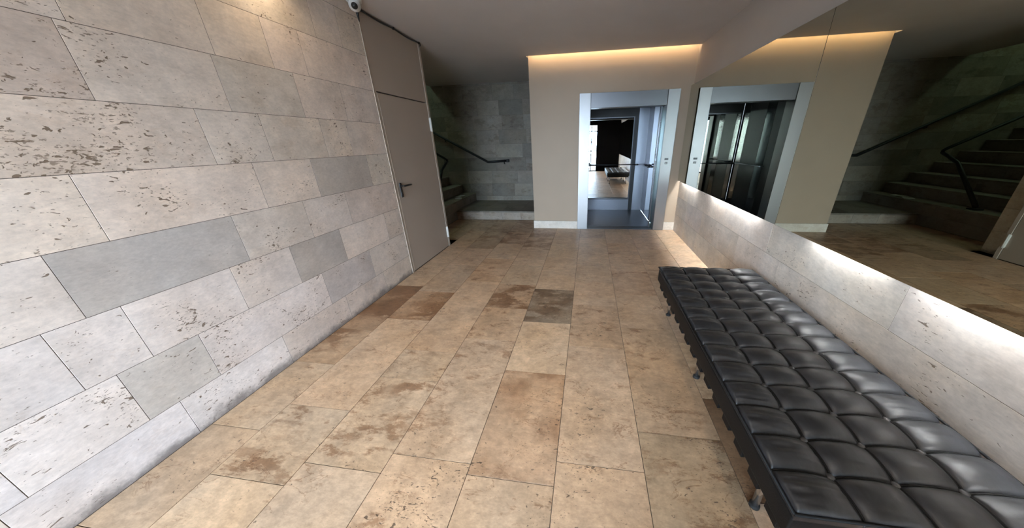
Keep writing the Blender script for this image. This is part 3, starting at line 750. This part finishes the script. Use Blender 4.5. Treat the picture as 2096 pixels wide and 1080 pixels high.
def panel(c, r):
    nu, nv = 28, 22
    bm = bmesh.new(); g = []
    sd = c * 17.3 + r * 5.7
    for i in range(nu + 1):
        row = []
        for j in range(nv + 1):
            # denser towards the seams
            u = 0.5 - 0.5 * math.cos(math.pi * i / nu); v = 0.5 - 0.5 * math.cos(math.pi * j / nv)
            u = 0.8 * u + 0.2 * i / nu; v = 0.8 * v + 0.2 * j / nv
            bu, bv = bulge(u, c == 0, c == NC - 1), bulge(v, r == 0, r == NR - 1)
            z = AMP * (0.5 * bu + 0.5 * bv)
            du = min(u + (9 if c == 0 else 0), 1 - u + (9 if c == NC - 1 else 0)) * cw
            dv_ = min(v + (9 if r == 0 else 0), 1 - v + (9 if r == NR - 1 else 0)) * ch
            z -= 0.009 * math.exp(-(du / 0.0065) ** 2) + 0.008 * math.exp(-(dv_ / 0.006) ** 2)
            # pulls in the leather, strongest in the outer column by the aisle
            w = (1.0 if c == 0 else 0.40 if c == NC - 1 else 0.22) * (0.75 + 0.5 * mnoise.noise((c * 3.1, r * 2.7, 0.3)))
            fold = mnoise.noise((u * 1.4 + sd, (v + 0.12 * u) * 9.0 + sd, 0.0)) + 0.5 * mnoise.noise((u * 2.5, v * 17 + sd, 4.0))
            env = min(1.0, 4 * u * (1 - u) + (0.25 if c == 0 else 0)) * min(1, 6 * v * (1 - v))
            z += 0.0095 * w * fold * env
            z += 0.0022 * mnoise.noise((u * 3 + sd, v * 3, 9.0)) * env
            px, py = (u - 0.5) * cw, (v - 0.5) * ch
            # rounded outer rim
            if c == 0 and u < 0.03: px += 0.003
            row.append(bm.verts.new((px, py, z)))
        g.append(row)
    for i in range(nu):
        for j in range(nv):
            bm.faces.new((g[i][j], g[i + 1][j], g[i + 1][j + 1], g[i][j + 1]))
    # fold the rim down so that the panel is a closed pad
    rim = [g[i][0] for i in range(nu + 1)] + [g[nu][j] for j in range(1, nv + 1)] + [g[i][nv] for i in range(nu - 1, -1, -1)] + [g[0][j] for j in range(nv - 1, 0, -1)]
    low = [bm.verts.new((v.co.x, v.co.y, -0.018)) for v in rim]
    for k in range(len(rim)):
        bm.faces.new((rim[k], rim[(k + 1) % len(rim)], low[(k + 1) % len(rim)], low[k]))
    me = to_mesh(bm, 'leather_panel', True)
    return link('leather_panel', me, 'leather', cushion, (BX0 + (c + 0.5) * cw, BY0 + (r + 0.5) * ch, ZB))
for c in range(NC):
    for r in range(NR):
        panel(c, r)
# welts along the seams, dipping at the buttons
for c in range(1, NC):
    x = BX0 + c * cw
    for s in (-1, 1):
        pts = [(x + s * 0.0042, BY0 + 0.004 + (BY1 - BY0 - 0.008) * k / (NR * 10), top_z(x, BY0 + 0.004 + (BY1 - BY0 - 0.008) * k / (NR * 10)) - 0.002) for k in range(NR * 10 + 1)]
        tube('welt', pts, 0.0040, 'leather_side', cushion, 6)
for r in range(1, NR):
    y = BY0 + r * ch
    pts = [(BX0 + 0.004 + (BX1 - BX0 - 0.008) * k / (NC * 12), y, top_z(BX0 + 0.004 + (BX1 - BX0 - 0.008) * k / (NC * 12), y) - 0.002) for k in range(NC * 12 + 1)]
    tube('welt', pts, 0.0034, 'leather_side', cushion, 6)
e_ = 0.003
ring = [(BX0 - e_, BY0 - e_), (BX1 + e_, BY0 - e_), (BX1 + e_, BY1 + e_), (BX0 - e_, BY1 + e_)]
for a, b_ in zip(ring, ring[1:] + ring[:1]):
    tube('edge_welt', [(a[0], a[1], BZ - 0.010), (b_[0], b_[1], BZ - 0.010)], 0.0052, 'leather_side', cushion, 8)
# buttons
bm = bmesh.new()
bmesh.ops.create_uvsphere(bm, u_segments=12, v_segments=6, radius=0.014)
for v in bm.verts: v.co.z *= 0.5
bme = to_mesh(bm, 'button', True); bme.materials.append(M['button'])
for c in range(1, NC):
    for r in range(1, NR):
        link('button', bme, None, cushion, (BX0 + c * cw, BY0 + r * ch, ZB + 0.006))
# frame under the cushion, leather straps lapped round its rails
fr = boxes('frame', [((BX0 + 0.035, BY0 + 0.04, 0.255), (BX0 + 0.075, BY1 - 0.04, 0.294)), ((BX1 - 0.075, BY0 + 0.04, 0.255), (BX1 - 0.035, BY1 - 0.04, 0.294)),
                     ((BX0 + 0.075, BY0 + 0.04, 0.255), (BX1 - 0.075, BY0 + 0.08, 0.294)), ((BX0 + 0.075, BY1 - 0.08, 0.255), (BX1 - 0.075, BY1 - 0.04, 0.294)),
                     ((BX0 + 0.075, 1.98, 0.255), (BX1 - 0.075, 2.02, 0.294))], 'leather_side', bench, 0.002)
ns = 15
for k in range(ns):
    y = BY0 + 0.09 + (BY1 - BY0 - 0.18) * k / (ns - 1)
    boxes('strap', [((BX0 + 0.022, y - 0.036, 0.247), (BX1 - 0.022, y + 0.036, 0.2548)), ((BX0 + 0.016, y - 0.036, 0.235), (BX0 + 0.034, y + 0.036, 0.2935)), ((BX1 - 0.034, y - 0.036, 0.235), (BX1 - 0.016, y + 0.036, 0.2935))], 'leather_side', bench, 0.002)
for x in (3.030, 3.635):
    for y in (1.235, 2.02, 2.81):
        lg = cyl('leg', (x, y, 0.012), (x, y, 0.262), 0.015, 'chrome', bench, 18)
        cyl('collar', (x, y, 0.225), (x, y, 0.246), 0.030, 'chrome', lg, 18)
        cyl('foot', (x, y, 0.0), (x, y, 0.014), 0.021, 'rubber', lg, 18)

# ------------------------------------------------------------------ security camera and its cable over the door
sc_ = empty('security_camera', (0.10, 3.37, H)); tag(sc_, 'white turret security camera under the ceiling by the service door', 'camera')
cyl('base', (0.10, 3.37, H - 0.028), (0.10, 3.37, H - 0.0005), 0.060, 'white', sc_, 28, 0.066)
bm = bmesh.new(); bmesh.ops.create_uvsphere(bm, u_segments=28, v_segments=16, radius=0.050)
ball = link('ball', to_mesh(bm, 'ball', True), 'white', sc_, (0.10, 3.37, H - 0.050))
dv = (Vector((1.6, 0.9, 1.5)) - Vector((0.10, 3.37, H - 0.05))).normalized()
c0 = Vector((0.10, 3.37, H - 0.050))
ey = cyl('lens_ring', c0 + dv * 0.036, c0 + dv * 0.051, 0.030, 'white', ball, 24)
cyl('lens', c0 + dv * 0.048, c0 + dv * 0.0522, 0.026, 'black_plastic', ball, 24)
cb = empty('cable', (0.012, YD1, H - 0.02)); tag(cb, 'black cable clipped along the ceiling above the service door', 'cable')
pts = [(0.07, 3.44, H - 0.012), (0.016, 3.50, H - 0.016)]
for k in range(13):
    t = k / 12
    pts.append((0.013, 3.53 + t * (YD2 - 3.53), H - 0.013 - 0.012 * abs(math.sin(2 * math.pi * t)) ))
pts += [(0.012, YD2 + 0.008, H - 0.03), (-0.01, YD2 + 0.008, H - 0.05), (-0.10, YD2 + 0.008, H - 0.05)]
tube('line', pts, 0.0085, 'black_plastic', cb, 8)
tube('tail', [(0.010, 3.505, H - 0.012), (0.008, 3.515, H - 0.06), (0.006, 3.519, H - 0.12)], 0.009, 'black_plastic', cb, 8, [0.016, 0.012, 0.005])
for y in (3.56, 4.08, YD2 - 0.02):
    box('clip', (0.002, y - 0.011, H - 0.026), (0.024, y + 0.011, H - 0.002), 'black_plastic', cb, 0.004)
